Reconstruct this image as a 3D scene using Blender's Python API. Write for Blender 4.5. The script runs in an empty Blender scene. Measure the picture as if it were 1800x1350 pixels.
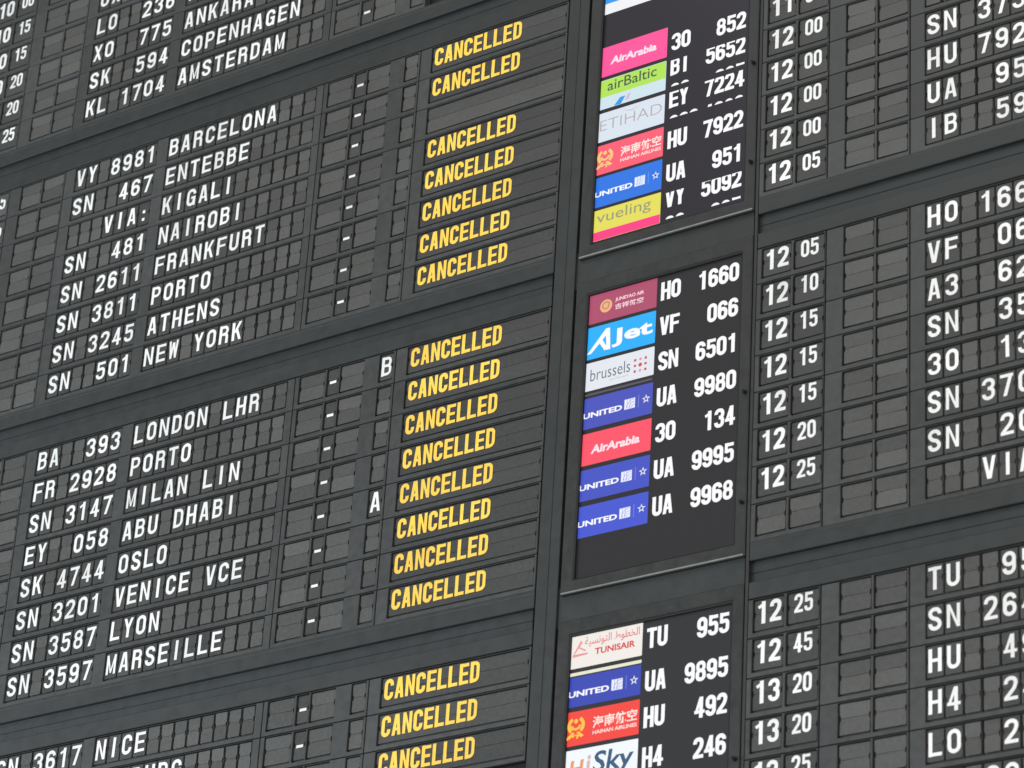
import bpy, bmesh, math, random
from mathutils import Vector, Matrix

SC = bpy.context.scene
COL = SC.collection
random.seed(7)

# ---------------------------------------------------------------- camera, light, exposure
S = 0.05                      # metres per character pitch on the board
RP = 2.13342 * S              # metres per row
Z0 = 6.7                      # height of the middle of the first row of the upper block


def W(u, v, d=0.0):
    """board coordinates (character pitches to the right, rows down, metres outward) to the world"""
    return Vector((u * S, -d, Z0 - v * RP))


R0 = (0.81637859, -0.05703592, 0.57469375)
R1 = (-0.21553885, 0.89311783, 0.3948209)
R2 = (-0.53578821, -0.44619216, 0.71682882)
CP = (129.9740143, 101.99175503, -126.07860542)


def b2w(a):
    return Vector((a[0], a[2], -a[1]))


cam_d = bpy.data.cameras.new('camera')
cam = bpy.data.objects.new('camera', cam_d)
COL.objects.link(cam)
right, up, back = b2w(R0), -b2w(R1), -b2w(R2)
m = Matrix((right, up, back)).transposed().to_4x4()
m.translation = Vector((CP[0] * S, CP[2] * S, Z0 - CP[1] * S))
cam.matrix_world = m
cam_d.sensor_width = 36
cam_d.lens = 5592.05 / 1800 * 36
cam_d.dof.use_dof = True
cam_d.dof.focus_distance = 9.1
cam_d.dof.aperture_fstop = 5.0
cam_d.clip_start = 0.1
cam_d.clip_end = 200
SC.camera = cam

world = bpy.data.worlds.new('World')
SC.world = world
world.use_nodes = True
bg = world.node_tree.nodes['Background']
bg.inputs['Color'].default_value = (0.98, 1.0, 0.97, 1)
bg.inputs['Strength'].default_value = 0.42


def area(name, loc, target, sx, sy, power, color):
    l = bpy.data.lights.new(name, 'AREA')
    l.shape = 'RECTANGLE'
    l.size, l.size_y = sx, sy
    l.energy = power
    l.color = color
    o = bpy.data.objects.new(name, l)
    COL.objects.link(o)
    o.location = loc
    o.rotation_euler = (Vector(target) - Vector(loc)).to_track_quat('-Z', 'Y').to_euler()


CEN = (1.5, 0, 6.0)
# the hall's skylight high in front of the board, its tall windows and the warm lamps to the right
area('skylight_lamp', (4, -9, 15), CEN, 16, 8, 640, (1.0, 0.99, 0.95))
area('hall_window_lamp', (-6.5, -8.5, 3.4), (0.6, 0, 4.2), 8, 3.5, 1050, (0.80, 0.91, 1.0))
area('warm_hall_lamp', (9, -8, 4.5), CEN, 6, 4, 380, (1.0, 0.93, 0.85))

SC.view_settings.view_transform = 'Standard'
SC.view_settings.look = 'None'
SC.view_settings.exposure = 0
SC.view_settings.gamma = 1


# ---------------------------------------------------------------- materials
def lin(c):
    r = []
    for x in c[:3]:
        x /= 255
        r.append(x / 12.92 if x <= 0.04045 else ((x + 0.055) / 1.055) ** 2.4)
    return (*r, 1)


def mat_plastic(name, base, rough=0.5, var=0.25, grain=0.12, scale=60, bump=0.0, spec=0.5, streak=0.0):
    m = bpy.data.materials.new(name)
    m.use_nodes = True
    nt = m.node_tree
    b = nt.nodes['Principled BSDF']
    oi = nt.nodes.new('ShaderNodeObjectInfo')
    geo = nt.nodes.new('ShaderNodeNewGeometry')
    nz = nt.nodes.new('ShaderNodeTexNoise')
    nz.inputs['Scale'].default_value = scale
    nz.inputs['Detail'].default_value = 5
    nt.links.new(geo.outputs['Position'], nz.inputs['Vector'])
    big = nt.nodes.new('ShaderNodeTexNoise')
    big.inputs['Scale'].default_value = 3.1
    big.inputs['Detail'].default_value = 3
    nt.links.new(geo.outputs['Position'], big.inputs['Vector'])

    def mr(sock, lo, hi, a=0.0, c=1.0):
        n = nt.nodes.new('ShaderNodeMapRange')
        n.inputs['From Min'].default_value = a
        n.inputs['From Max'].default_value = c
        n.inputs['To Min'].default_value = lo
        n.inputs['To Max'].default_value = hi
        nt.links.new(sock, n.inputs['Value'])
        return n.outputs['Result']

    def mul(a, c):
        n = nt.nodes.new('ShaderNodeMath')
        n.operation = 'MULTIPLY'
        nt.links.new(a, n.inputs[0])
        nt.links.new(c, n.inputs[1])
        return n.outputs[0]
    f = mul(mr(oi.outputs['Random'], 1 - var, 1 + var), mr(nz.outputs['Fac'], 1 - grain, 1 + grain, 0.3, 0.7))
    f = mul(f, mr(big.outputs['Fac'], 0.90, 1.10, 0.3, 0.7))
    vm = nt.nodes.new('ShaderNodeVectorMath')
    vm.operation = 'SCALE'
    vm.inputs[0].default_value = base[:3]
    nt.links.new(f, vm.inputs['Scale'])
    nt.links.new(vm.outputs['Vector'], b.inputs['Base Color'])
    nt.links.new(mr(nz.outputs['Fac'], rough - 0.07, rough + 0.07, 0.3, 0.7), b.inputs['Roughness'])
    b.inputs['Specular IOR Level'].default_value = spec
    if bump:
        bp = nt.nodes.new('ShaderNodeBump')
        bp.inputs['Strength'].default_value = bump
        bp.inputs['Distance'].default_value = 0.0006
        nt.links.new(nz.outputs['Fac'], bp.inputs['Height'])
        nt.links.new(bp.outputs['Normal'], b.inputs['Normal'])
    return m


def mat_emit(name, rgb, strength=1.0):
    m = bpy.data.materials.new(name)
    m.use_nodes = True
    b = m.node_tree.nodes['Principled BSDF']
    c = lin(rgb)
    b.inputs['Base Color'].default_value = (0.02, 0.02, 0.02, 1)
    b.inputs['Roughness'].default_value = 0.35
    b.inputs['Specular IOR Level'].default_value = 0.25
    b.inputs['Emission Color'].default_value = c
    b.inputs['Emission Strength'].default_value = strength
    return m


M_FLAP = mat_plastic('flap_plastic', (0.044, 0.043, 0.042), 0.42, 0.20, 0.10, 90, 0.25)
M_BLANK = mat_plastic('bare_flap_plastic', (0.068, 0.067, 0.064), 0.42, 0.22, 0.10, 90, 0.25)
M_BEZEL = mat_plastic('bezel_plastic', (0.040, 0.041, 0.041), 0.46, 0.20, 0.12, 45, 0.3)
M_CASE = mat_plastic('casing_paint', (0.020, 0.022, 0.022), 0.48, 0.10, 0.08, 25, 0.12)
M_BEAM = mat_plastic('beam_paint', (0.017, 0.020, 0.021), 0.46, 0.05, 0.08, 25, 0.12)
M_LCDF = mat_plastic('screen_frame_paint', (0.018, 0.018, 0.018), 0.42, 0.05, 0.10, 40, 0.15)
M_DARK = mat_plastic('drum_black', (0.038, 0.038, 0.037), 0.6, 0.3, 0.1, 40)
M_LIP = mat_plastic('lit_lip', (0.22, 0.22, 0.21), 0.35, 0.05, 0.1, 60)  # pale grey carries the highlight along the lip
M_GASK = mat_plastic('gasket_rubber', (0.004, 0.004, 0.004), 0.7, 0.0, 0.1, 40)
M_WHITE = mat_plastic('white_ink', (0.77, 0.765, 0.755), 0.5, 0.07, 0.03, 120)
M_YELL = mat_plastic('yellow_ink', (0.95, 0.60, 0.075), 0.5, 0.05, 0.05, 120)
M_KNOB = mat_plastic('knob_metal', (0.015, 0.015, 0.015), 0.15, 0.0, 0.0, 40)


def mat_screen(name, rgb):
    m = mat_emit(name, rgb, 1.0)
    b = m.node_tree.nodes['Principled BSDF']
    b.inputs['Base Color'].default_value = (0.012, 0.012, 0.013, 1)
    b.inputs['Roughness'].default_value = 0.22
    b.inputs['Specular IOR Level'].default_value = 0.35
    return m


# ---------------------------------------------------------------- object helpers
def link(name, mesh, mat, parent, loc):
    o = bpy.data.objects.new(name, mesh)
    COL.objects.link(o)
    if mat and not mesh.materials:
        mesh.materials.append(mat)
    if parent is not None:
        o.parent = parent
        o.location = Vector(loc) - WORLD[parent.name]
    else:
        o.location = loc
    WORLD[o.name] = Vector(loc)
    return o


WORLD = {}


def thing(name, label, cat, loc, group=None, kind=None):
    o = bpy.data.objects.new(name, None)
    COL.objects.link(o)
    o.empty_display_size = 0.05
    o.location = loc
    WORLD[o.name] = Vector(loc)
    o['label'] = label
    o['category'] = cat
    if group:
        o['group'] = group
    return o


def mesh_of(bm, name):
    bmesh.ops.recalc_face_normals(bm, faces=bm.faces)
    me = bpy.data.meshes.new(name)
    bm.to_mesh(me)
    bm.free()
    return me


def add_box(bm, x0, x1, d0, d1, z0, z1):
    vs = [bm.verts.new((x, -d, z)) for x in (x0, x1) for d in (d0, d1) for z in (z0, z1)]
    for f in ((0, 1, 3, 2), (4, 6, 7, 5), (0, 4, 5, 1), (2, 3, 7, 6), (0, 2, 6, 4), (1, 5, 7, 3)):
        bm.faces.new([vs[i] for i in f])


def rrect(x0, x1, z0, z1, r, n=3):
    """closed loop, counter-clockwise in x/z"""
    if r <= 0:
        r, n = 1e-5, 1
    pts = []
    for cx, cz, a0 in ((x1 - r, z1 - r, 0), (x0 + r, z1 - r, 90), (x0 + r, z0 + r, 180), (x1 - r, z0 + r, 270)):
        for k in range(n + 1):
            a = math.radians(a0 + 90 * k / n)
            pts.append((cx + r * math.cos(a), cz + r * math.sin(a)))
    return pts


def plate_mesh(name, x0, x1, z0, z1, wins, front, depth, bev, rout=0.0):
    """front plate with bevelled rim and bevelled window openings, local x/z; wins = (x0,x1,z0,z1,r)"""
    bm = bmesh.new()
    edges = []

    def loop(pts, d):
        vs = [bm.verts.new((x, -d, z)) for x, z in pts]
        es = [bm.edges.new((vs[i], vs[(i + 1) % len(vs)])) for i in range(len(vs))]
        return vs, es

    def skin(a, b):
        n = len(a)
        for i in range(n):
            bm.faces.new((a[i], a[(i + 1) % n], b[(i + 1) % n], b[i]))
    o1, e1 = loop(rrect(x0 + bev, x1 - bev, z0 + bev, z1 - bev, rout), front)
    edges += e1
    rings = []
    for (a, b, c, d, r) in wins:
        w1, ew = loop(rrect(a - bev, b + bev, c - bev, d + bev, r + bev), front)
        edges += ew
        rings.append((w1, (a, b, c, d, r)))
    bmesh.ops.triangle_fill(bm, use_beauty=True, use_dissolve=False, edges=edges)
    o2, _ = loop(rrect(x0, x1, z0, z1, rout + bev if rout else 0), front - bev)
    o3, _ = loop(rrect(x0, x1, z0, z1, rout + bev if rout else 0), front - depth)
    skin(o1, o2)
    skin(o2, o3)
    for w1, (a, b, c, d, r) in rings:
        w2, _ = loop(rrect(a, b, c, d, r + 1e-5), front - bev)
        w3, _ = loop(rrect(a, b, c, d, r + 1e-5), front - depth)
        if len(w1) == len(w2):
            skin(w1, w2)
        skin(w2, w3)
    return mesh_of(bm, name)


# ---------------------------------------------------------------- condensed sign lettering
def fillet(pts, r, closed=False, n=5):
    out = []
    N = len(pts)
    for i, p in enumerate(pts):
        if not closed and i in (0, N - 1):
            out.append(Vector(p))
            continue
        a, b, c = Vector(pts[(i - 1) % N]), Vector(p), Vector(pts[(i + 1) % N])
        la, lc = (a - b).length, (c - b).length
        ra, rc = min(r, la * 0.5 if (closed or i > 1) else la), min(r, lc * 0.5 if (closed or i < N - 2) else lc)
        if r <= 0:
            out.append(b)
            continue
        pa, pc = b + (a - b).normalized() * ra, b + (c - b).normalized() * rc
        for k in range(n + 1):
            t = k / n
            # circular-ish corner
            k1 = 0.56
            q1, q2 = pa + (b - pa) * k1, pc + (b - pc) * k1
            out.append(((1 - t) ** 3) * pa + 3 * (1 - t) ** 2 * t * q1 + 3 * (1 - t) * t * t * q2 + t ** 3 * pc)
    res = [out[0]]
    for p in out[1:]:
        if (p - res[-1]).length > 1e-6:
            res.append(p)
    return res


def ribbon(pts, t, closed=False):
    n = len(pts)
    quads, L, R = [], [], []
    for i, p in enumerate(pts):
        if closed:
            a, b = pts[(i - 1) % n], pts[(i + 1) % n]
        else:
            a, b = pts[max(i - 1, 0)], pts[min(i + 1, n - 1)]
        d1 = (p - a).normalized() if (p - a).length > 0 else (b - p).normalized()
        d2 = (b - p).normalized() if (b - p).length > 0 else d1
        tg = (d1 + d2).normalized()
        nr = Vector((-tg.y, tg.x))
        c = max(0.5, nr.dot(Vector((-d2.y, d2.x))))
        L.append(p + nr * (t / 2 / c))
        R.append(p - nr * (t / 2 / c))
    for i in range(n if closed else n - 1):
        j = (i + 1) % n
        quads.append((L[i], L[j], R[j], R[i]))
    return quads


def glyph(ch, w, h, t):
    """strokes of one letter as lists of quads; origin at the letter's centre"""
    a, b = w / 2, h / 2
    x, y = a - t / 2, b - t / 2
    out = []

    def L(pts, r=0.0, closed=False, tt=None):
        out.append(ribbon(fillet([Vector(p) for p in pts], r, closed), tt or t, closed))

    def bar(x0, y0, x1, y1, tt=None):
        k = (tt or t) / 2 * (math.hypot(x1 - x0, y1 - y0) / max(1e-6, abs(y1 - y0)))
        out.append([(Vector((x0 - k, y0)), Vector((x1 - k, y1)), Vector((x1 + k, y1)), Vector((x0 + k, y0)))])
    R = x * 1.0
    if ch == 'A':
        bar(-x, -b, -0.12 * a, b, t * .92); bar(x, -b, 0.12 * a, b, t * .92); L([(-x * .72, -b * .42), (x * .72, -b * .42)], tt=t * .75)
    elif ch == 'B':
        L([(-x, b), (-x, -b)]); L([(-x, y), (x * .95, y), (x * .95, .06 * b), (-x, .06 * b)], R * .8, tt=t * .86)
        L([(-x, .06 * b), (x, .06 * b), (x, -y), (-x, -y)], R * .8, tt=t * .86)
    elif ch == 'C':
        L([(x, .32 * b), (x, y), (-x, y), (-x, -y), (x, -y), (x, -.32 * b)], R)
    elif ch == 'D':
        L([(-x, b), (-x, -b)]); L([(-x, y), (x, y), (x, -y), (-x, -y)], R * 1.1, tt=t * .9)
    elif ch == 'E':
        L([(-x, b), (-x, -b)]); L([(-x, y), (a, y)], tt=t * .85); L([(-x, 0), (a * .86, 0)], tt=t * .8); L([(-x, -y), (a, -y)], tt=t * .85)
    elif ch == 'F':
        L([(-x, b), (-x, -b)]); L([(-x, y), (a, y)], tt=t * .85); L([(-x, 0), (a * .84, 0)], tt=t * .8)
    elif ch == 'G':
        L([(x, .34 * b), (x, y), (-x, y), (-x, -y), (x * .9, -y), (x * .9, -.05 * b)], R); L([(x + t / 2, -.06 * b), (0, -.06 * b)], tt=t * .8)
        L([(x, -.02 * b), (x, -b)], tt=t * .8)
    elif ch == 'H':
        L([(-x, b), (-x, -b)]); L([(x, b), (x, -b)]); L([(-x, 0), (x, 0)], tt=t * .85)
    elif ch == 'I':
        L([(0, b), (0, -b)])
    elif ch == 'J':
        L([(x, b), (x, -y), (-x, -y), (-x, -.3 * b)], R)
    elif ch == 'K':
        L([(-x, b), (-x, -b)]); bar(-x * .5, -.15 * b, x * 1.02, b, t * .9); bar(-x * .02, .22 * b, x * 1.05, -b, t * .9)
    elif ch == 'L':
        L([(-x, b), (-x, -b)]); L([(-x, -y), (a, -y)], tt=t * .88)
    elif ch == 'M':
        s = t * .78
        L([(-a + s / 2, b), (-a + s / 2, -b)], tt=s); L([(a - s / 2, b), (a - s / 2, -b)], tt=s)
        bar(-a + s * .55, b, 0, -b * .85, s * .6); bar(a - s * .55, b, 0, -b * .85, s * .6)
    elif ch == 'N':
        s = t * .88
        L([(-a + s / 2, b), (-a + s / 2, -b)], tt=s); L([(a - s / 2, b), (a - s / 2, -b)], tt=s); bar(-a + s * .6, b, a - s * .6, -b, s * .75)
    elif ch in 'O0':
        L([(x, y), (-x, y), (-x, -y), (x, -y)], R, True)
    elif ch == 'P':
        L([(-x, b), (-x, -b)]); L([(-x, y), (x, y), (x, -.08 * b), (-x, -.08 * b)], R * .9, tt=t * .88)
    elif ch == 'R':
        L([(-x, b), (-x, -b)]); L([(-x, y), (x * .95, y), (x * .95, .04 * b), (-x, .04 * b)], R * .9, tt=t * .88)
        L([(0, .04 * b), (x * .92, .0), (x, -b)], R * .5, tt=t * .95)
    elif ch == 'S':
        L([(x, .40 * b), (x, y), (-x, y), (-x, .14 * b), (x, -.12 * b), (x, -y), (-x, -y), (-x, -.38 * b)], R * .95)
    elif ch == 'T':
        L([(0, b), (0, -b)]); L([(-a, y), (a, y)], tt=t * .88)
    elif ch == 'U':
        L([(-x, b), (-x, -y), (x, -y), (x, b)], R)
    elif ch == 'V':
        bar(-x, b, -.06 * a, -b, t * .95); bar(x, b, .06 * a, -b, t * .95)
    elif ch == 'W':
        s = t * .72
        for k in (-1, 1):
            bar(k * (a - s / 2), b, k * (a * .5), -b, s); bar(k * a * .04, b * .8, k * (a * .5), -b, s)
    elif ch == 'X':
        bar(-x, b, x, -b, t * .9); bar(x, b, -x, -b, t * .9)
    elif ch == 'Y':
        bar(-x, b, 0, -.1 * b, t * .92); bar(x, b, 0, -.1 * b, t * .92); L([(0, .02 * b), (0, -b)])
    elif ch == 'Z':
        L([(-a, y), (a, y)], tt=t * .85); L([(-a, -y), (a, -y)], tt=t * .85); bar(x, y, -x, -y, t * .9)
    elif ch == '1':
        L([(.18 * a + 0, b), (.18 * a, -b)]); L([(-a * .72, .48 * b), (.05 * a, y * .86)], tt=t * .75)
    elif ch == '2':
        L([(-x, .38 * b), (-x, y), (x, y), (x, .12 * b), (-x, -y * .92)], R * .9); L([(-a, -y), (a, -y)], tt=t * .88)
    elif ch == '3':
        L([(-x, .42 * b), (-x, y), (x, y), (x, .05 * b), (-x * .15, .05 * b)], R * .9, tt=t * .95)
        L([(-x * .15, .05 * b), (x, .05 * b), (x, -y), (-x, -y), (-x, -.42 * b)], R * .9, tt=t * .95)
    elif ch == '4':
        L([(x * .45, b), (x * .45, -b)]); L([(-a, -.42 * b), (a, -.42 * b)], tt=t * .8); bar(-x * .95, -.42 * b, x * .35, b, t * .75)
    elif ch == '5':
        L([(-x * .85, y), (a * .92, y)], tt=t * .88)
        L([(-x * .82, b), (-x * .85, .0)], tt=t * .85)
        L([(-x * .9, .12 * b), (x, .26 * b), (x, -y), (-x, -y), (-x, -.42 * b)], R * .9, tt=t * .95)
    elif ch == '6':
        L([(x, .42 * b), (x, y), (-x, y), (-x, -y * .3)], R); L([(x, .12 * b), (-x, .12 * b), (-x, -y), (x, -y)], R, True)
    elif ch == '7':
        L([(-a, y), (a, y)], tt=t * .88); bar(x * .85, y, -x * .35, -b, t * .95)
    elif ch == '8':
        L([(x * .93, y), (-x * .93, y), (-x * .93, .05 * b), (x * .93, .05 * b)], R * .9, True, t * .9)
        L([(x, .05 * b), (-x, .05 * b), (-x, -y), (x, -y)], R * .9, True, t * .95)
    elif ch == '9':
        L([(x, y), (-x, y), (-x, -.12 * b), (x, -.12 * b)], R, True); L([(x, y * .3), (x, -y), (-x, -y), (-x, -.42 * b)], R)
    elif ch == ':':
        L([(0, .30 * b), (0, .30 * b - t * 1.05)], tt=t * 1.05); L([(0, -.62 * b), (0, -.62 * b - t * 1.05)], tt=t * 1.05)
    elif ch == '-':
        L([(-a * .66, -.03 * b), (a * .66, -.03 * b)], tt=t * .82)
    return out


GL = {}
EPS = 0.00004


def add_glyph(bm, ch, w, h, t, cx=0.0, cz=0.0, d=0.0, shear=0.0):
    for k, strokes in enumerate(glyph(ch, w, h, t)):
        for q in strokes:
            bm.faces.new([bm.verts.new((p.x + cx + shear * p.y, -(d + k * EPS), p.y + cz)) for p in q])


def glyph_mesh(ch, w, h, t):
    key = (ch, round(w, 5), round(h, 5), round(t, 5))
    if key not in GL:
        bm = bmesh.new()
        add_glyph(bm, ch, w, h, t)
        bmesh.ops.remove_doubles(bm, verts=bm.verts, dist=1e-6)
        me = bpy.data.meshes.new('letter')
        bm.to_mesh(me)
        bm.free()
        GL[key] = me
    return GL[key]


# ---------------------------------------------------------------- board layout
G = 9.47                        # rows from one block to the next
CU, CV = 0.747, 0.622           # how far a plane lying outward shifts along the line of sight
BZ = 0.0052                      # bezel front, outward of the lettering plane


def cu(u, d):
    return u + CU * d / S


def cv(v, d):
    return v + CV * d / RP


FL = {}


def half_flap(w, h, upper):
    """one half of a flap pair, origin on the hinge, with the notches beside the hinge"""
    key = (round(w, 5), round(h, 5), upper)
    if key in FL:
        return FL[key]
    s = 1 if upper else -1
    g, n, nz = 0.0005, min(0.0035, w * 0.08), 0.007
    c = 0.002
    pts = [(-w / 2 + n, g), (w / 2 - n, g), (w / 2 - n, nz), (w / 2, nz), (w / 2, h - c), (w / 2 - c, h),
           (-w / 2 + c, h), (-w / 2, h - c), (-w / 2, nz), (-w / 2 + n, nz)]
    bm = bmesh.new()
    f = [bm.verts.new((x, 0, s * z)) for x, z in pts]
    k = [bm.verts.new((x, 0.0012, s * z)) for x, z in pts]
    bm.faces.new(f)
    for i in range(len(pts)):
        j = (i + 1) % len(pts)
        bm.faces.new((f[i], f[j], k[j], k[i]))
    me = mesh_of(bm, 'flap_half')
    FL[key] = me
    return me


DR = {}


def drum_mesh(w, h):
    key = (round(w, 5), round(h, 5))
    if key not in DR:
        bm = bmesh.new()
        add_box(bm, -w / 2, w / 2, -0.030, -0.0055, -h / 2, h / 2)
        # the two side discs that carry the flaps
        for s in (-1, 1):
            add_box(bm, s * (w / 2 - 0.002) - 0.0008, s * (w / 2 - 0.002) + 0.0008, -0.0054, -0.0030, -h * 0.40, h * 0.40)
        DR[key] = mesh_of(bm, 'drum')
    return DR[key]


VT, VB = -0.372, 0.468          # window top and bottom at the bezel
FT, FB = -0.352, 0.408          # flap top and bottom
STOP, SBOT = -0.392, 0.588      # strip top and bottom


def cell(parent, uc, v, w, chars=None, gw=0.715, gh=0.568, gt=0.200, ink=None, dv=0.0, pitch=0.0, blank_tilt=True):
    """one flap pair: uc centre, w width in metres; chars printed across it"""
    drum = link('flap_drum', drum_mesh(w + 0.004, (FB - FT) * RP + 0.004), M_DARK, parent, W(uc, v + (FT + FB) / 2, 0))
    hz = 0.0
    blank = not chars
    for upper in (True, False):
        h = (hz - FT if upper else FB - hz) * RP - 0.0004
        me = half_flap(w, h, upper)
        o = link('upper_flap' if upper else 'lower_flap', me, M_FLAP, drum, W(uc, v + hz, 0))
        if blank:
            o.material_slots[0].link = 'OBJECT'
            o.material_slots[0].material = M_BLANK
            if upper:
                o.rotation_euler.x = math.radians(random.uniform(-0.2, 2.6))
            else:
                o.rotation_euler.x = math.radians(random.uniform(-1.8, 0.3))
            o.rotation_euler.z = math.radians(random.uniform(-1.1, 1.1)) * (0.5 if w > 0.1 else 1)
    if chars:
        n = len(chars)
        for i, ch in enumerate(chars):
            u = uc + (i - (n - 1) / 2) * pitch
            ww = gw
            o = link('printed_letter', glyph_mesh(ch, ww * S, gh * RP, gt * S), ink or M_WHITE, drum, W(u, v + dv, 0.0006))
    drum.rotation_euler.y = math.radians(random.gauss(0, 0.35)) if w < 0.1 else 0
    return drum


def bezel(parent, u0, u1, v, wins, r=0.0, front=BZ):
    """row strip with window openings; u given as seen on the lettering plane"""
    x0, x1 = cu(u0, front), cu(u1, front)
    c = (x0 + x1) / 2
    zc = v + (STOP + SBOT) / 2
    ww = []
    for w in wins:
        a, b = w[0], w[1]
        rr = w[2] if len(w) > 2 else 0.0015
        ww.append(((cu(a, front) - c) * S, (cu(b, front) - c) * S, -(v + VB - zc) * RP, -(v + VT - zc) * RP, rr))
    me = plate_mesh('row_bezel', (x0 - c) * S + 0.0007, (x1 - c) * S - 0.0007, -(v + SBOT - zc) * RP, -(v + STOP - zc) * RP,
                    ww, front, 0.009, 0.0012)
    return link('bezel', me, M_BEZEL, parent, W(c, zc, 0))


def win_cell(parent, a, b, v, **k):
    """wide flap filling the window seen from a to b"""
    u0, u1 = a + 0.15, b + 0.01
    return cell(parent, k.pop('uc', (u0 + u1) / 2) if False else (u0 + u1) / 2, v, (u1 - u0) * S, **k)


ROW = {'Z': -G, 'A': 0.0, 'B': G, 'C': 2 * G}


def char_row(t, u0, n, v, text):
    for i in range(n):
        ch = text[i] if i < len(text) else ' '
        cell(t, u0 + i, v, (0.83 if ch == ' ' else 0.89) * S, None if ch == ' ' else ch, dv=0.0)


def flight_display(v, off, code, city, label, n_city=12):
    t = thing('flight_display', label, 'flap display', W(off + 9, v, 0), 'flight and destination flap strips')
    wins = [(off - 0.56, off + 6.47)]
    end = off + 19.9
    if n_city:
        wins.append((off + 7.36, off + 19.38))
    else:
        end = off + 7.2
    bezel(t, off - 1.42, end, v, wins)
    char_row(t, off, 7, v, code)
    if n_city:
        char_row(t, off + 7.92, n_city, v, city)
    return t


def time_display(v, off, hh, mm, label):
    t = thing('time_display', label, 'flap display', W(off - 8.4, v, 0), 'departure time flap pairs')
    a = off - 10.34
    bezel(t, off - 10.62, off - 6.42, v, [(a, a + 1.82, 0.002), (a + 1.96, a + 3.86, 0.006)])
    win_cell(t, a, a + 1.82, v, chars=hh, gw=0.66, gh=0.565, gt=0.22, dv=-0.03, pitch=0.76)
    win_cell(t, a + 1.96, a + 3.86, v, chars=mm, gw=0.50, gh=0.475, gt=0.165, dv=-0.078, pitch=0.575)
    return t


def pair_display(v, off, label):
    t = thing('blank_pair_display', label, 'flap display', W(off - 3.4, v, 0), 'pairs of blank flaps beside the flight numbers')
    bezel(t, off - 6.38, off - 1.46, v, [(off - 5.36, off - 3.54), (off - 3.42, off - 1.56)])
    win_cell(t, off - 5.36, off - 3.54, v)
    win_cell(t, off - 3.42, off - 1.56, v)
    return t


def gate_display(v, letter, label):
    t = thing('gate_display', label, 'flap display', W(23, v, 0), 'counter and gate flap strips with a dash')
    bezel(t, 19.94, 27.32, v, [(20.24, 22.16, 0.002), (22.30, 23.20, 0.001), (23.28, 25.04, 0.001), (26.14, 27.16, 0.001)])
    win_cell(t, 20.24, 22.16, v)
    win_cell(t, 22.30, 23.20, v, chars='-', dv=0.03)
    win_cell(t, 23.28, 25.04, v)
    win_cell(t, 26.14, 27.16, v, chars=letter)
    return t


def status_display(v, on, label):
    t = thing('status_display', label, 'flap display', W(33, v, 0), 'status flap strips')
    bezel(t, 27.36, 38.10, v, [(28.16, 37.98, 0.002)])
    u0, u1 = 28.31, 37.99
    d = cell(t, (u0 + u1) / 2, v, (u1 - u0) * S)
    for f in d.children:
        f.rotation_euler.x *= 0.12
        f.rotation_euler.z = 0
        if on:
            f.material_slots[0].material = M_FLAP
    if on:
        bm = bmesh.new()
        for i, ch in enumerate('CANCELLED'):
            add_glyph(bm, ch, 0.61 * S, 0.565 * RP, 0.218 * S, (i - 4) * 0.7175 * S, 0, 0)
        me = bpy.data.meshes.new('word')
        bm.to_mesh(me)
        bm.free()
        link('printed_word', me, M_YELL, d, W(28.78 + 4 * 0.7175, v - 0.03, 0.0011))
    return t


LEFT = {
    'Z': {3: ('UX', ''), 4: ('LO  236', 'W'), 5: ('XO  775', 'ANKARA'), 6: ('SK  594', 'COPENHAGEN'), 7: ('KL 1704', 'AMSTERDAM')},
    'A': {0: ('VY 8981', 'BARCELONA'), 1: ('SN  467', 'ENTEBBE'), 2: ('   VIA:', 'KIGALI'), 3: ('SN  481', 'NAIROBI'),
          4: ('SN 2611', 'FRANKFURT'), 5: ('SN 3811', 'PORTO'), 6: ('SN 3245', 'ATHENS'), 7: ('SN  501', 'NEW YORK')},
    'B': {0: ('BA  393', 'LONDON LHR'), 1: ('FR 2928', 'PORTO'), 2: ('SN 3147', 'MILAN LIN'), 3: ('EY  058', 'ABU DHABI'),
          4: ('SK 4744', 'OSLO'), 5: ('SN 3201', 'VENICE VCE'), 6: ('SN 3587', 'LYON'), 7: ('SN 3597', 'MARSEILLE')},
    'C': {0: ('SN 3617', 'NICE'), 1: ('', 'HAMBURG')},
}
LT = {('Z', 2): '1000', ('Z', 3): '1015', ('Z', 4): '1015', ('Z', 5): '1020', ('Z', 6): '1020', ('Z', 7): '1025', ('A', 0): ' 5', ('A', 1): ' 5', ('A', 2): '', ('A', 3): ''}
blockname = {'Z': 'topmost', 'A': 'upper', 'B': 'middle', 'C': 'lowest'}
order = ['first', 'second', 'third', 'fourth', 'fifth', 'sixth', 'seventh', 'eighth']


def says(code, city):
    return ' '.join((code + ' ' + city).split())


def rowref(b, r):
    if r in LEFT[b]:
        s = says(*LEFT[b][r])
        if s not in ('UX', 'HAMBURG', 'LO 236 W'):
            return 'the strip reading ' + s
        if s == 'HAMBURG':
            return 'the strip reading HAMBURG at the bottom edge'
        if s == 'LO 236 W':
            return 'the strip reading LO 236'
        return 'the strip reading UX at the top edge'
    return ''


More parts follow.
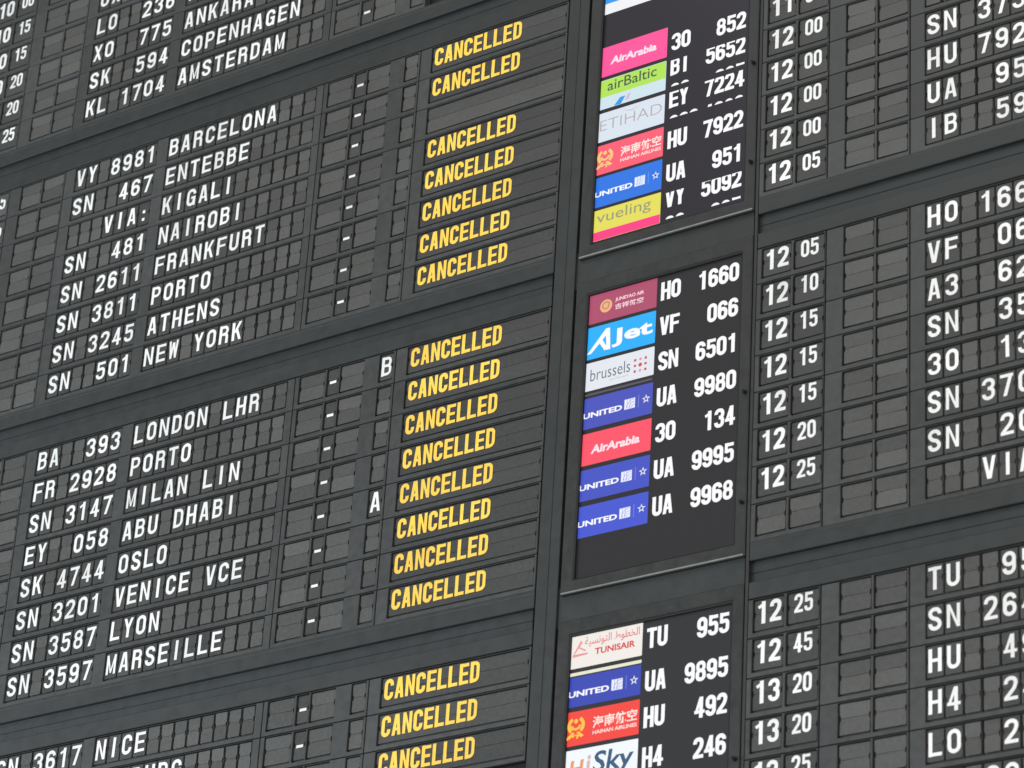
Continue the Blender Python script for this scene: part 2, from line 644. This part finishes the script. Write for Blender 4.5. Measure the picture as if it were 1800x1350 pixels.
for b in 'ZABC':
    for r in range(8):
        v = ROW[b] + r
        if r in LEFT[b]:
            code, city = LEFT[b][r]
            lab = {'UX': 'dark flap strip with white UX cut by the top edge of the picture',
                   'LO 236 W': 'dark flap strip with white flight number LO 236',
                   'HAMBURG': 'dark flap strip with white HAMBURG cut by the bottom edge'}.get(says(code, city),
                                                                                         'dark flap strip with white letters reading ' + says(code, city))
            flight_display(v, 0.0, code, city, lab)
        if (b, r) in (('Z', 4), ('Z', 5), ('Z', 6), ('Z', 7)) or b in 'AB' or (b == 'C' and r < 3):
            L_ = {('B', 0): 'B', ('B', 4): 'A'}.get((b, r))
            lab = ('flap strip with a white dash and white letter %s right of ' % L_ if L_ else 'flap strip with a white dash between blanks, right of ') + \
                rowref(b, r).replace('the strip reading ', '')
            if not rowref(b, r):
                lab = 'flap strip of blanks cut by the bottom edge, left of the lowest CANCELLED'
            gate_display(v, L_, lab)
        if b in 'AB' or (b == 'C' and r < 3):
            on = not (b == 'A' and r == 2)
            ref = rowref(b, r).replace('the strip reading ', '')
            if on and ref:
                lab = 'long flap reading CANCELLED in yellow, on the row of ' + ref
            elif on:
                lab = 'long flap reading CANCELLED in yellow, lowest one, cut by the bottom edge'
            else:
                lab = 'long blank status flap between two yellow CANCELLED ones'
            status_display(v, on, lab)
        if (b, r) in LT:
            s = LT[(b, r)]
            if len(s) == 4:
                h_, m_ = s[:2], s[2:]
                lab = 'time flaps %s %s left of %s' % (h_, m_, rowref(b, r).replace('the strip reading ', '')) if r > 2 else 'time flaps reading 10 00, topmost at the left edge of the picture'
            elif not s:
                h_, m_ = None, None
                lab = 'dark time flaps at the left edge of the picture, left of ' + rowref(b, r).replace('the strip reading ', '')
            else:
                h_, m_ = None, None
                lab = 'time flap cut by the left edge, white 5 showing, left of ' + rowref(b, r).replace('the strip reading ', '')
            t = time_display(v, 0.0, h_, m_, lab)
            if s == ' 5':
                # only the last digit is in the picture
                dr = [o for o in t.children if o.name.startswith('flap_drum')][1]
                link('printed_letter', glyph_mesh('5', 0.50 * S, 0.495 * RP, 0.165 * S), M_WHITE, dr, W(-6.33 - 0.60, v - 0.078, 0.0006))
        if (b == 'Z' and r >= 2) or b in 'AB':
            ref = rowref(b, r) or 'the top left time flaps reading 10 00'
            pair_display(v, 0.0, 'pair of blank grey flaps left of ' + ref if r in LEFT[b] else 'pair of blank grey flaps right of the time 10 00')

RO = 62.04
RIGHT = {
    'A': {2: ('1155', ''), 3: ('1200', '      '), 4: ('1200', 'SN 373'), 5: ('1200', 'HU 792'), 6: ('1200', 'UA  95'), 7: ('1205', 'IB  59')},
    'B': {0: ('1205', 'HO 166'), 1: ('1210', 'VF  06'), 2: ('1215', 'A3  62'), 3: ('1215', 'SN  35'), 4: ('1215', '30  13'),
          5: ('1220', 'SN 370'), 6: ('1225', 'SN  20'), 7: ('', '   VIA')},
    'C': {0: ('1225', 'TU  95'), 1: ('1245', 'SN 264'), 2: ('1320', 'HU  49'), 3: ('1320', 'H4  24'), 4: ('1325', 'LO  2'), 5: ('', '   20')},
}
# the times: as read in the photograph, one per row
RIGHT['B'][4] = ('1215', '30  13')
RIGHT['B'][5] = ('1220', 'SN 370')
for b in 'ABC':
    for r, (tm, code) in RIGHT[b].items():
        v = ROW[b] + r
        name = says(code, '') if code else ''
        row = '%s row of the %s block at right' % (order[r], {'A': 'upper', 'B': 'middle', 'C': 'lowest'}[b])
        if tm:
            lab = 'time flaps %s %s, %s' % (tm[:2], tm[2:], row)
        else:
            lab = 'blank time flaps, ' + row
        time_display(v, RO, tm[:2] or None, tm[2:] or None, lab)
        pair_display(v, RO, 'pair of blank grey flaps, ' + row)
        if code:
            lab = 'flap strip reading %s in white, %s' % (name, row)
            if (b, r) == ('A', 3):
                lab = 'blank flap strip cut by the top edge above the one reading SN 373'
            if (b, r) == ('C', 5):
                lab = 'dark flap strip cut by the bottom right corner of the picture'
            flight_display(v, RO, code, '', lab, 0)


# ---------------------------------------------------------------- casings between the rows
def rail_mesh(name, w, h, d0, d1, bev=0.0015):
    bm = bmesh.new()
    add_box(bm, -w / 2, w / 2, d0, d1, -h / 2, h / 2)
    bmesh.ops.bevel(bm, geom=[e for e in bm.edges], offset=bev, segments=1, affect='EDGES')
    return mesh_of(bm, name)


def rail(name, parent, u0, u1, v0, v1, d0, d1, mat, bev=0.0015):
    """v and u as seen; d1 front face"""
    a, b, c, d = cu(u0, d1), cu(u1, d1), cv(v0, d1), cv(v1, d1)
    return link(name, rail_mesh(name, (b - a) * S, (d - c) * RP, d0, d1, bev), mat, parent, W((a + b) / 2, (c + d) / 2, 0))


for b, side, u0, u1 in [(b, s, a, c) for b in 'ZABC' for (s, a, c) in (('left', -12.5, 38.1), ('right', 51.42, 82.0))]:
    v = ROW[b]
    t = thing('module_casing', {
        'Z': 'dark grey rails above and below the %s topmost block of rows',
        'A': 'dark grey rails above and below the %s upper block of rows',
        'B': 'dark grey rails above and below the %s middle block of rows',
        'C': 'dark grey rails around the %s lowest block of rows'}[b] % {'left': 'left-hand', 'right': 'right-hand'}[side], 'casing', W((u0 + u1) / 2, v + 3.5, 0),
        'casings of the flap blocks')
    rail('top_rail', t, u0, u1, v - 0.880, v - 0.455, -0.03, 0.0085, M_CASE)
    rail('bottom_rail', t, u0, u1, v + 7.545, v + 8.03, -0.03, 0.0065, M_CASE)
    # thin inner joint line along the bottom rail
    rail('joint_strip', t, u0 + 0.1, u1 - 0.1, v + 7.63, v + 7.655, 0.0, 0.0072, M_BEZEL, 0.0004)
for b, v in (('upper', -1.60), ('middle', 7.86), ('lower', 17.33)):
    t = thing('cross_beam', 'short dark beam between the %s screens' % {'upper': 'uppermost and unseen higher', 'middle': 'uppermost and middle', 'lower': 'middle and lowest'}[b],
              'beam', W(45.4, v + .3, 0), 'beams between the screens')
    rail('beam_face', t, 39.60, 51.20, v - 0.2, v + 0.9, -0.045, -0.002, M_CASE, 0.001)
for b, v in (('upper', -1.44), ('middle', 8.03), ('lower', 17.50)):
    for side, u0, u1 in (('left', -12.5, 38.1), ('right', 51.42, 82.0)):
        t = thing('cross_beam', 'flat dark beam between the %s of the %s-hand side' % (
            {'upper': 'topmost and upper blocks', 'middle': 'upper and middle blocks', 'lower': 'middle and lowest blocks'}[b], side),
            'beam', W((u0 + u1) / 2, v + .2, 0), 'beams between the flap blocks')
        rail('beam_face', t, u0, u1, v - 0.02, v + 0.59, -0.045, -0.006, M_BEAM, 0.001)
        rail('beam_lip', t, u0, u1, v + 0.33, v + 0.355, -0.006, -0.004, M_BEAM, 0.0005)

t = thing('upright_post', 'tall dark grey post between the CANCELLED flaps and the screens', 'post', W(38.8, 8, 0), 'posts beside the screens')
rail('post_face', t, 38.18, 38.92, -11, 32, -0.03, 0.007, M_CASE)
rail('post_flange', t, 38.94, 39.58, -11, 32, -0.03, 0.0055, M_CASE)
t = thing('upright_post', 'thin dark grey post between the screens and the right-hand times', 'post', W(51.3, 8, 0), 'posts beside the screens')
rail('post_face', t, 51.22, 51.40, -11, 32, -0.03, 0.006, M_CASE, 0.0008)

bm = bmesh.new()
add_box(bm, -1.5, 5.5, -0.075, -0.055, -2.2, 2.2)
o = link('back_wall', mesh_of(bm, 'back_wall'), M_DARK, None, W(0, 8.0, 0))
o['kind'] = 'structure'
o['label'] = 'black backing behind the flap rows and the screens'


# ---------------------------------------------------------------- the screens
def flat(bm, quads, d=0.0):
    for q in quads:
        bm.faces.new([bm.verts.new((x, -d, z)) for x, z in q])


def text_mesh(txt, u0, u1, vt, vb, d=0.0, weight=0.0, shear=0.0):
    """words in Blender's own letters, fitted to u0..u1, vt..vb"""
    cd = bpy.data.curves.new('words', 'FONT')
    cd.body = txt
    cd.offset = weight
    cd.shear = shear
    cd.resolution_u = 3
    to = bpy.data.objects.new('words', cd)
    COL.objects.link(to)
    dg = bpy.context.evaluated_depsgraph_get()
    me = bpy.data.meshes.new_from_object(to.evaluated_get(dg))
    bpy.data.objects.remove(to)
    bpy.data.curves.remove(cd)
    xs = [q.co.x for q in me.vertices]
    ys = [q.co.y for q in me.vertices]
    if not xs:
        return me
    x0, x1, y0, y1 = min(xs), max(xs), min(ys), max(ys)
    w, h = (u1 - u0) * S, (vb - vt) * RP
    for q in me.vertices:
        q.co = Vector(((q.co.x - x0) / (x1 - x0) * w - w / 2, -d, (q.co.y - y0) / (y1 - y0) * h - h / 2))
    me.name = 'logo_lettering'
    return me


EM = {}


def emit(rgb, k=1.0):
    key = (tuple(rgb), k)
    if key not in EM:
        EM[key] = mat_emit('screen_light_%d' % len(EM), rgb, k)
    return EM[key]


T1, T2, T3 = 0.0004, 0.0008, 0.0012


def tile(par, vt, vb, rgb, u0=40.58, u1=45.13, label=None, r=0.0025):
    bm = bmesh.new()
    w, h = (u1 - u0) * S, (vb - vt) * RP
    pts = rrect(-w / 2, w / 2, -h / 2, h / 2, min(r, h * .3), 3)
    bm.faces.new([bm.verts.new((x, 0, z)) for x, z in pts])
    o = link('logo_tile', mesh_of(bm, 'logo_tile'), emit(rgb), par, W((u0 + u1) / 2, (vt + vb) / 2, T1))
    if label:
        o['label'] = label
    return o


def words(par, txt, u0, u1, vt, vb, rgb, weight=0.0, shear=0.0, name='lettering', d=T2):
    return link(name, text_mesh(txt, u0, u1, vt, vb, 0, weight, shear), emit(rgb), par, W((u0 + u1) / 2, (vt + vb) / 2, d))


def shape(par, name, uc, vc, polys, rgb, d=T2):
    """polys in units of u (x) and u (z up) round the centre"""
    bm = bmesh.new()
    for k, p in enumerate(polys):
        bm.faces.new([bm.verts.new((x * S, -k * EPS, z * S)) for x, z in p])
    return link(name, mesh_of(bm, name), emit(rgb), par, W(uc, vc, d))


def disc(r, cx=0, cz=0, n=18, ry=None, a0=0, a1=360):
    full = a1 - a0 >= 360
    return [(cx + r * math.cos(math.radians(a0 + (a1 - a0) * i / (n if full else n - 1))),
             cz + (ry or r) * math.sin(math.radians(a0 + (a1 - a0) * i / (n if full else n - 1)))) for i in range(n)]


def arc(r, t, a0, a1, cx=0, cz=0, ry=None, n=10):
    out = []
    k = (ry or r) / r
    for i in range(n):
        b, c = math.radians(a0 + (a1 - a0) * i / n), math.radians(a0 + (a1 - a0) * (i + 1) / n)
        out.append([(cx + r * math.cos(b), cz + k * r * math.sin(b)), (cx + r * math.cos(c), cz + k * r * math.sin(c)),
                    (cx + (r - t) * math.cos(c), cz + k * (r - t) * math.sin(c)), (cx + (r - t) * math.cos(b), cz + k * (r - t) * math.sin(b))])
    return out


def star(r, n=5, inner=0.42):
    return [((r if i % 2 == 0 else r * inner) * math.sin(math.pi * i / n), (r if i % 2 == 0 else r * inner) * math.cos(math.pi * i / n)) for i in range(2 * n)]


WHT = (250, 250, 252)


def screen_text(par, txt, vc, u_left=None, u_right=None, clip=None, h=0.525, w=0.61, t=0.215, pitch=0.655):
    n = len(txt)
    u0 = u_left + w / 2 if u_left is not None else u_right - w / 2 - (n - 1) * pitch
    c = u0 + (n - 1) * pitch / 2
    bm = bmesh.new()
    for i, ch in enumerate(txt):
        if ch != ' ':
            add_glyph(bm, ch, w * S, h * RP, t * S, (u0 + i * pitch - c) * S, 0, 0)
    if clip:
        lo, hi = clip       # visible between these v values
        for z, nrm in (((vc - lo) * RP, (0, 0, 1)), ((vc - hi) * RP, (0, 0, -1))):
            g = bm.verts[:] + bm.edges[:] + bm.faces[:]
            bmesh.ops.bisect_plane(bm, geom=g, plane_co=(0, 0, z), plane_no=nrm, clear_outer=True)
    me = bpy.data.meshes.new('screen_digits')
    bm.to_mesh(me)
    bm.free()
    return link('screen_text', me, emit(WHT), par, W(c, vc, T1))


def united(par, vt, vb, rgb, label):
    tl = tile(par, vt, vb, rgb, label=label)
    vc = (vt + vb) / 2 + 0.01
    words(tl, 'UNITED', 40.66, 43.20, vc - 0.03, vc + 0.125, WHT, 0.035)
    shape(tl, 'emblem', 43.68, vc, [[(-.34, -.3), (.34, -.3), (.34, .3), (-.34, .3)]], (235, 238, 255))
    gl = []
    for k in range(3):
        rr = .22 + .16 * k
        gl += [[(x, z) for x, z in q] for q in arc(rr, .035, 95, 175, .33, -.29)]
    for k in (-.15, 0.03):
        gl.append([(k, -.29), (k + .03, -.29), (k + .03, .29), (k, .29)])
    shape(tl, 'emblem_line', 43.68, vc, [[(min(.33, max(-.33, x)), min(.29, max(-.29, z))) for x, z in q] for q in gl], tuple(int(c * .55 + 110) for c in rgb), T3)
    shape(tl, 'divider', 44.24, vc - .01, [[(-.02, -.38), (.02, -.38), (.02, .38), (-.02, .38)]], tuple(min(255, int(c * .6 + 90)) for c in rgb))
    st = star(.27)
    ins = star(.13)
    shape(tl, 'star_emblem', 44.72, vc - .02, [st], (225, 232, 255))
    shape(tl, 'star_centre', 44.72, vc - .02, [ins], tuple(int(c * .5) for c in rgb), T3)
    return tl


def hainan(par, vt, vb, rgb, gold, label):
    tl = tile(par, vt, vb, rgb, label=label)
    vc = (vt + vb) / 2
    e = arc(.52, .15, 25, 335 - 360 + 0, 0, .12) if False else []
    e += arc(.54, .20, -50, 60, 0, .12, .50) + arc(.54, .20, 120, 230, 0, .12, .50) + arc(.33, .15, 180, 360, 0, .12, .28)
    e.append(disc(.13, 0, .34, 10))
    for s in (-1, 1):
        e += [[(p[0], p[1]) for p in q] for q in arc(.24, .12, 20, 200, s * .30, -.58, .2, 7)]
        e.append([(s * .05, -.28), (s * .22, -.24), (s * .5, -.52), (s * .34, -.60)])
    e.append([(-.12, -.40), (.12, -.40), (.2, -.54), (0, -.46), (-.2, -.54)])
    shape(tl, 'emblem', 41.26, vc - .02, e, gold)
    words(tl, '\u6d77\u5357\u822a\u7a7a', 42.28, 45.00, vc - .225, vc + .085, (255, 232, 225), 0.02)
    words(tl, 'HAINAN AIRLINES', 42.30, 45.00, vc + .135, vc + .235, (255, 222, 215), 0.03)
    return tl


def arabia(par, vt, vb, rgb, label):
    tl = tile(par, vt, vb, rgb, label=label)
    words(tl, 'AirArabia', 41.28, 44.42, vt + .36, vt + .60, (255, 225, 236), 0.04, 0.12)
    return tl


FD = 0.010


def lcd_panel(v, label, bg):
    t = thing('screen_panel', label, 'screen', W(45.5, v + 3.5, 0), 'flight screens down the middle of the board')
    x0, x1 = cu(39.74, FD), cu(51.12, FD)
    y0, y1 = cv(v - 0.90, FD), cv(v + 7.86, FD)
    c, zc = (x0 + x1) / 2, (y0 + y1) / 2
    me = plate_mesh('screen_frame', (x0 - c) * S, (x1 - c) * S, -(y1 - zc) * RP, -(y0 - zc) * RP,
                    [((cu(40.47, FD) - c) * S, (cu(50.46, FD) - c) * S, -(cv(v + 7.50, FD) - zc) * RP, -(cv(v - .515, FD) - zc) * RP, 0.0)],
                    FD, 0.034, 0.0025, 0.001)
    f = link('screen_frame', me, M_LCDF, t, W(c, zc, 0))
    # black rubber lining round the opening
    ax, bx = (cu(40.47, FD) - c) * S + .0004, (cu(50.46, FD) - c) * S - .0004
    az, bz = -(cv(v + 7.50, FD) - zc) * RP + .0004, -(cv(v - .515, FD) - zc) * RP - .0004
    gk = plate_mesh('gasket', ax, bx, az, bz, [(ax + .0050, bx - .0012, az + .0012, bz - .0050, 0.0)], FD - .002, FD - .0022, .0002)
    link('gasket', gk, M_GASK, t, W(c, zc, 0))
    # lower lip, its lit edge put into the pale colour
    bm = bmesh.new()
    add_box(bm, (x0 - c) * S + 0.004, (x1 - c) * S - 0.004, FD - 0.006, FD + 0.003, -0.0022, 0.0022)
    bmesh.ops.bevel(bm, geom=bm.edges[:], offset=0.0009, segments=1, affect='EDGES')
    link('lower_lip', mesh_of(bm, 'lower_lip'), M_LIP, t, W(c, y1 - 0.035, 0))
    bm = bmesh.new()
    add_box(bm, -5.35 * S, 5.35 * S, -0.012, 0.0, -4.25 * RP, 4.25 * RP)
    s = link('display_glass', mesh_of(bm, 'display'), mat_screen('display_surface', bg), t, W(45.8, v + 3.5, 0))
    for k in (3.48, 6.44):
        bm = bmesh.new()
        mtx = Matrix.Rotation(math.radians(90), 4, 'X')
        bmesh.ops.create_cone(bm, cap_ends=True, segments=16, radius1=0.0062, radius2=0.0052, depth=0.012, matrix=mtx)
        bmesh.ops.create_cone(bm, cap_ends=True, segments=16, radius1=0.0035, radius2=0.002, depth=0.004, matrix=Matrix.Translation((0, -.008, 0)) @ mtx)
        link('lock_knob', mesh_of(bm, 'lock_knob'), M_KNOB, t, W(cu(50.86, .012), cv(v + k, .012), FD + .005))
    return t


# upper screen
A = lcd_panel(0.0, 'portrait screen showing 3O 852 at top and VY 5092 at bottom', (32, 27, 36))
A['label'] = 'uppermost portrait flight screen with a yellow and pink logo tile at its foot'
tl = tile(A, -0.46, 0.44, (238, 240, 244), label='white and blue logo tile cut by the top edge')
shape(tl, 'blue_band', 42.855, -0.17, [[(-2.27, -.58), (2.27, -.58), (2.27, .58), (-2.27, .58)]], (40, 150, 235))
arabia(A, 1.50, 2.43, (255, 76, 152), 'pink logo tile with white lettering')
tl = tile(A, 2.54, 3.45, (205, 226, 236), label='half green, half pale blue logo tile')
shape(tl, 'green_band', 42.855, 2.815, [[(-2.26, -.56), (2.26, -.56), (2.26, .56), (-2.26, .56)]], (176, 226, 80))
words(tl, 'airBaltic', 41.18, 44.50, 2.60, 2.92, (60, 90, 66), 0.008, d=T3)
shape(tl, 'tail_mark', 42.1, 3.34, [[(-.42, -.22), (.05, -.22), (.34, .24), (-.02, .24)]], (35, 150, 235), T3)
shape(tl, 'tail_mark', 42.7, 3.29, [[(-.28, -.18), (-.05, -.18), (.1, .22), (-.08, .22)]], (225, 180, 200), T3)
tl = tile(A, 3.57, 4.46, (216, 226, 238), label='pale blue white logo tile with thin pale letters')
words(tl, 'ETIHAD', 40.80, 44.95, 3.80, 4.12, (178, 170, 172), -0.012)
shape(tl, 'wing_mark', 42.9, 3.70, [[(-.75, .1), (0, -.12), (0, -.06)], [(.75, .1), (0, -.12), (0, -.06)]], (190, 186, 190))
hainan(A, 4.57, 5.46, (252, 88, 112), (240, 200, 120), 'coral pink logo tile with a gold emblem')
united(A, 5.55, 6.45, (24, 112, 226), 'bright blue logo tile with white lettering')
tl = tile(A, 6.54, 7.46, (228, 220, 84), label='yellow logo tile with a pink foot')
shape(tl, 'pink_band', 42.855, 7.325, [[(-2.26, -.28), (2.26, -.28), (2.26, .28), (-2.26, .28)]], (252, 52, 130))
words(tl, 'vueling', 40.90, 44.50, 6.62, 7.04, (150, 150, 120), 0.0, d=T3)
for i, (a, b, vv, cl) in enumerate((('30', '852', 2.03, None), ('BI', '5652', 2.80, (2.59, 9)), ('EY', '7224', 3.80, (3.575, 9)),
                                    ('HU', '7922', 5.04, None), ('UA', '951', 6.04, None), ('VY', '5092', 6.80, (6.62, 9)))):
    screen_text(A, a, vv, u_left=45.42, clip=cl)
    screen_text(A, b, vv, u_right=50.32, clip=cl)
for a, b, vv in (('SO', '265', 3.34), ('OSO', '4280', 4.32), ('SO', '265', 7.34)):
    screen_text(A, a, vv + .25, u_left=45.46, clip=(0, vv + .062))
    screen_text(A, b, vv + .26, u_right=50.32, clip=(0, vv + .068))

# middle screen
B = lcd_panel(G, 'middle portrait flight screen with a plum red logo tile at its top', (34, 32, 34))
tl = tile(B, 9.01, 9.90, (172, 70, 104), label='plum red logo tile with a gold round badge')
shape(tl, 'badge', 41.83, 9.47, [disc(.40, ry=.40)], (236, 178, 128))
shape(tl, 'badge_mark', 41.83, 9.47, arc(.27, .07, 20, 200) + arc(.22, .06, 200, 380), (190, 110, 90), T3)
words(tl, 'JUNEYAO AIR', 42.42, 44.30, 9.31, 9.44, (250, 215, 224), 0.03)
words(tl, '\u5409\u7965\u822a\u7a7a', 42.42, 44.28, 9.49, 9.655, (250, 215, 224), 0.02)
tl = tile(B, 10.00, 10.92, (16, 174, 250), label='sky blue logo tile with large white lettering')
sh = [[(-1.0, -.62), (.18, .72), (.44, .72), (.44, .52), (-.74, -.62)], [(.18, .60), (.44, .72), (.52, -.62), (.26, -.62)],
      [(-.28, .02), (.0, .06), (.34, -.54), (.14, -.62)]]
shape(tl, 'letter_mark', 41.72, 10.47, sh, WHT)
words(tl, 'Jet', 42.32, 44.95, 10.22, 10.74, WHT, 0.03)
tl = tile(B, 11.02, 11.82, (226, 230, 238), label='white logo tile with grey letters and red dots')
words(tl, 'brussels', 41.02, 43.60, 11.22, 11.56, (92, 94, 104), -0.006)
words(tl, 'airlines', 42.3, 43.5, 11.61, 11.67, (170, 175, 185), -0.006)
dots, dots2 = [], []
for i in range(3):
    for j in range(3):
        r_ = .12 if (i == 1 and j == 1) else .085
        (dots if (i + j) % 2 == 0 or j == 1 else dots2).append(disc(r_, (i - 1) * .34, (j - 1) * .34, 10))
shape(tl, 'dot_mark', 44.25, 11.44, dots, (205, 70, 84))
shape(tl, 'dot_mark', 44.25, 11.44, dots2, (220, 150, 155))
shape(B, 'faint_ghost_line', 42.855, 11.93, [[(-2.2, -.06), (2.2, -.06), (2.2, .06), (-2.2, .06)]], (84, 78, 92), T1)
united(B, 12.03, 12.90, (64, 76, 186), 'violet blue logo tile above the red one')
arabia(B, 13.03, 13.92, (252, 76, 98), 'red logo tile with white lettering')
united(B, 14.04, 14.90, (60, 76, 194), 'violet blue logo tile just below the red one')
united(B, 15.04, 15.90, (60, 80, 206), 'violet blue logo tile, lowest on the screen')
for a, b, vv in (('HO', '1660', 9.50), ('VF', '066', 10.50), ('SN', '6501', 11.50), ('UA', '9980', 12.51), ('30', '134', 13.50), ('UA', '9995', 14.50), ('UA', '9968', 15.50)):
    screen_text(B, a, vv, u_left=45.40)
    screen_text(B, b, vv, u_right=50.34)

# lower screen
C_ = lcd_panel(2 * G, 'lowest portrait flight screen with a white and red logo tile at its top', (40, 40, 43))
tl = tile(C_, 18.49, 19.38, (240, 234, 228), label='white logo tile with red lettering')
words(tl, '\ufe94\ufef4\ufeb4\ufee7\ufeee\ufe98\ufedf\ufe8d \ufec1\ufeee\ufec4\ufea8\ufedf\ufe8d', 41.55, 44.95, 18.60, 18.88, (222, 92, 96), 0.004)
words(tl, 'TUNISAIR', 42.20, 44.70, 18.94, 19.11, (214, 60, 66), 0.03)
shape(tl, 'leaping_mark', 41.2, 18.87, [[(-.45, -.45), (.1, .45), (.2, .3), (-.2, -.2)], [(-.4, -.45), (.55, -.40), (.55, -.30), (-.3, -.30)], [(.0, .1), (.45, -.15), (.4, -.22), (0, 0)]], (232, 150, 150))
tile(C_, 19.485, 19.57, (232, 230, 205), label='thin pale strip above the blue tile')
united(C_, 19.605, 20.38, (46, 64, 178), 'deep blue logo tile with white lettering')
hainan(C_, 20.50, 21.38, (244, 62, 52), (255, 196, 66), 'bright red logo tile with a gold emblem')
tl = tile(C_, 21.49, 22.40, (240, 246, 250), label='white logo tile with orange and blue lettering')
words(tl, 'H', 40.95, 41.85, 21.76, 22.20, (238, 150, 96), 0.03, 0.12)
words(tl, 'i', 41.98, 42.28, 21.68, 22.20, (214, 184, 180), 0.03, 0.12)
words(tl, 'Sky', 42.40, 44.90, 21.62, 22.32, (44, 84, 122), 0.018, 0.12)
for a, b, vv in (('TU', '955', 18.97), ('UA', '9895', 20.08), ('HU', '492', 21.00), ('H4', '246', 22.01)):
    screen_text(C_, a, vv, u_left=45.40)
    screen_text(C_, b, vv, u_right=50.36)
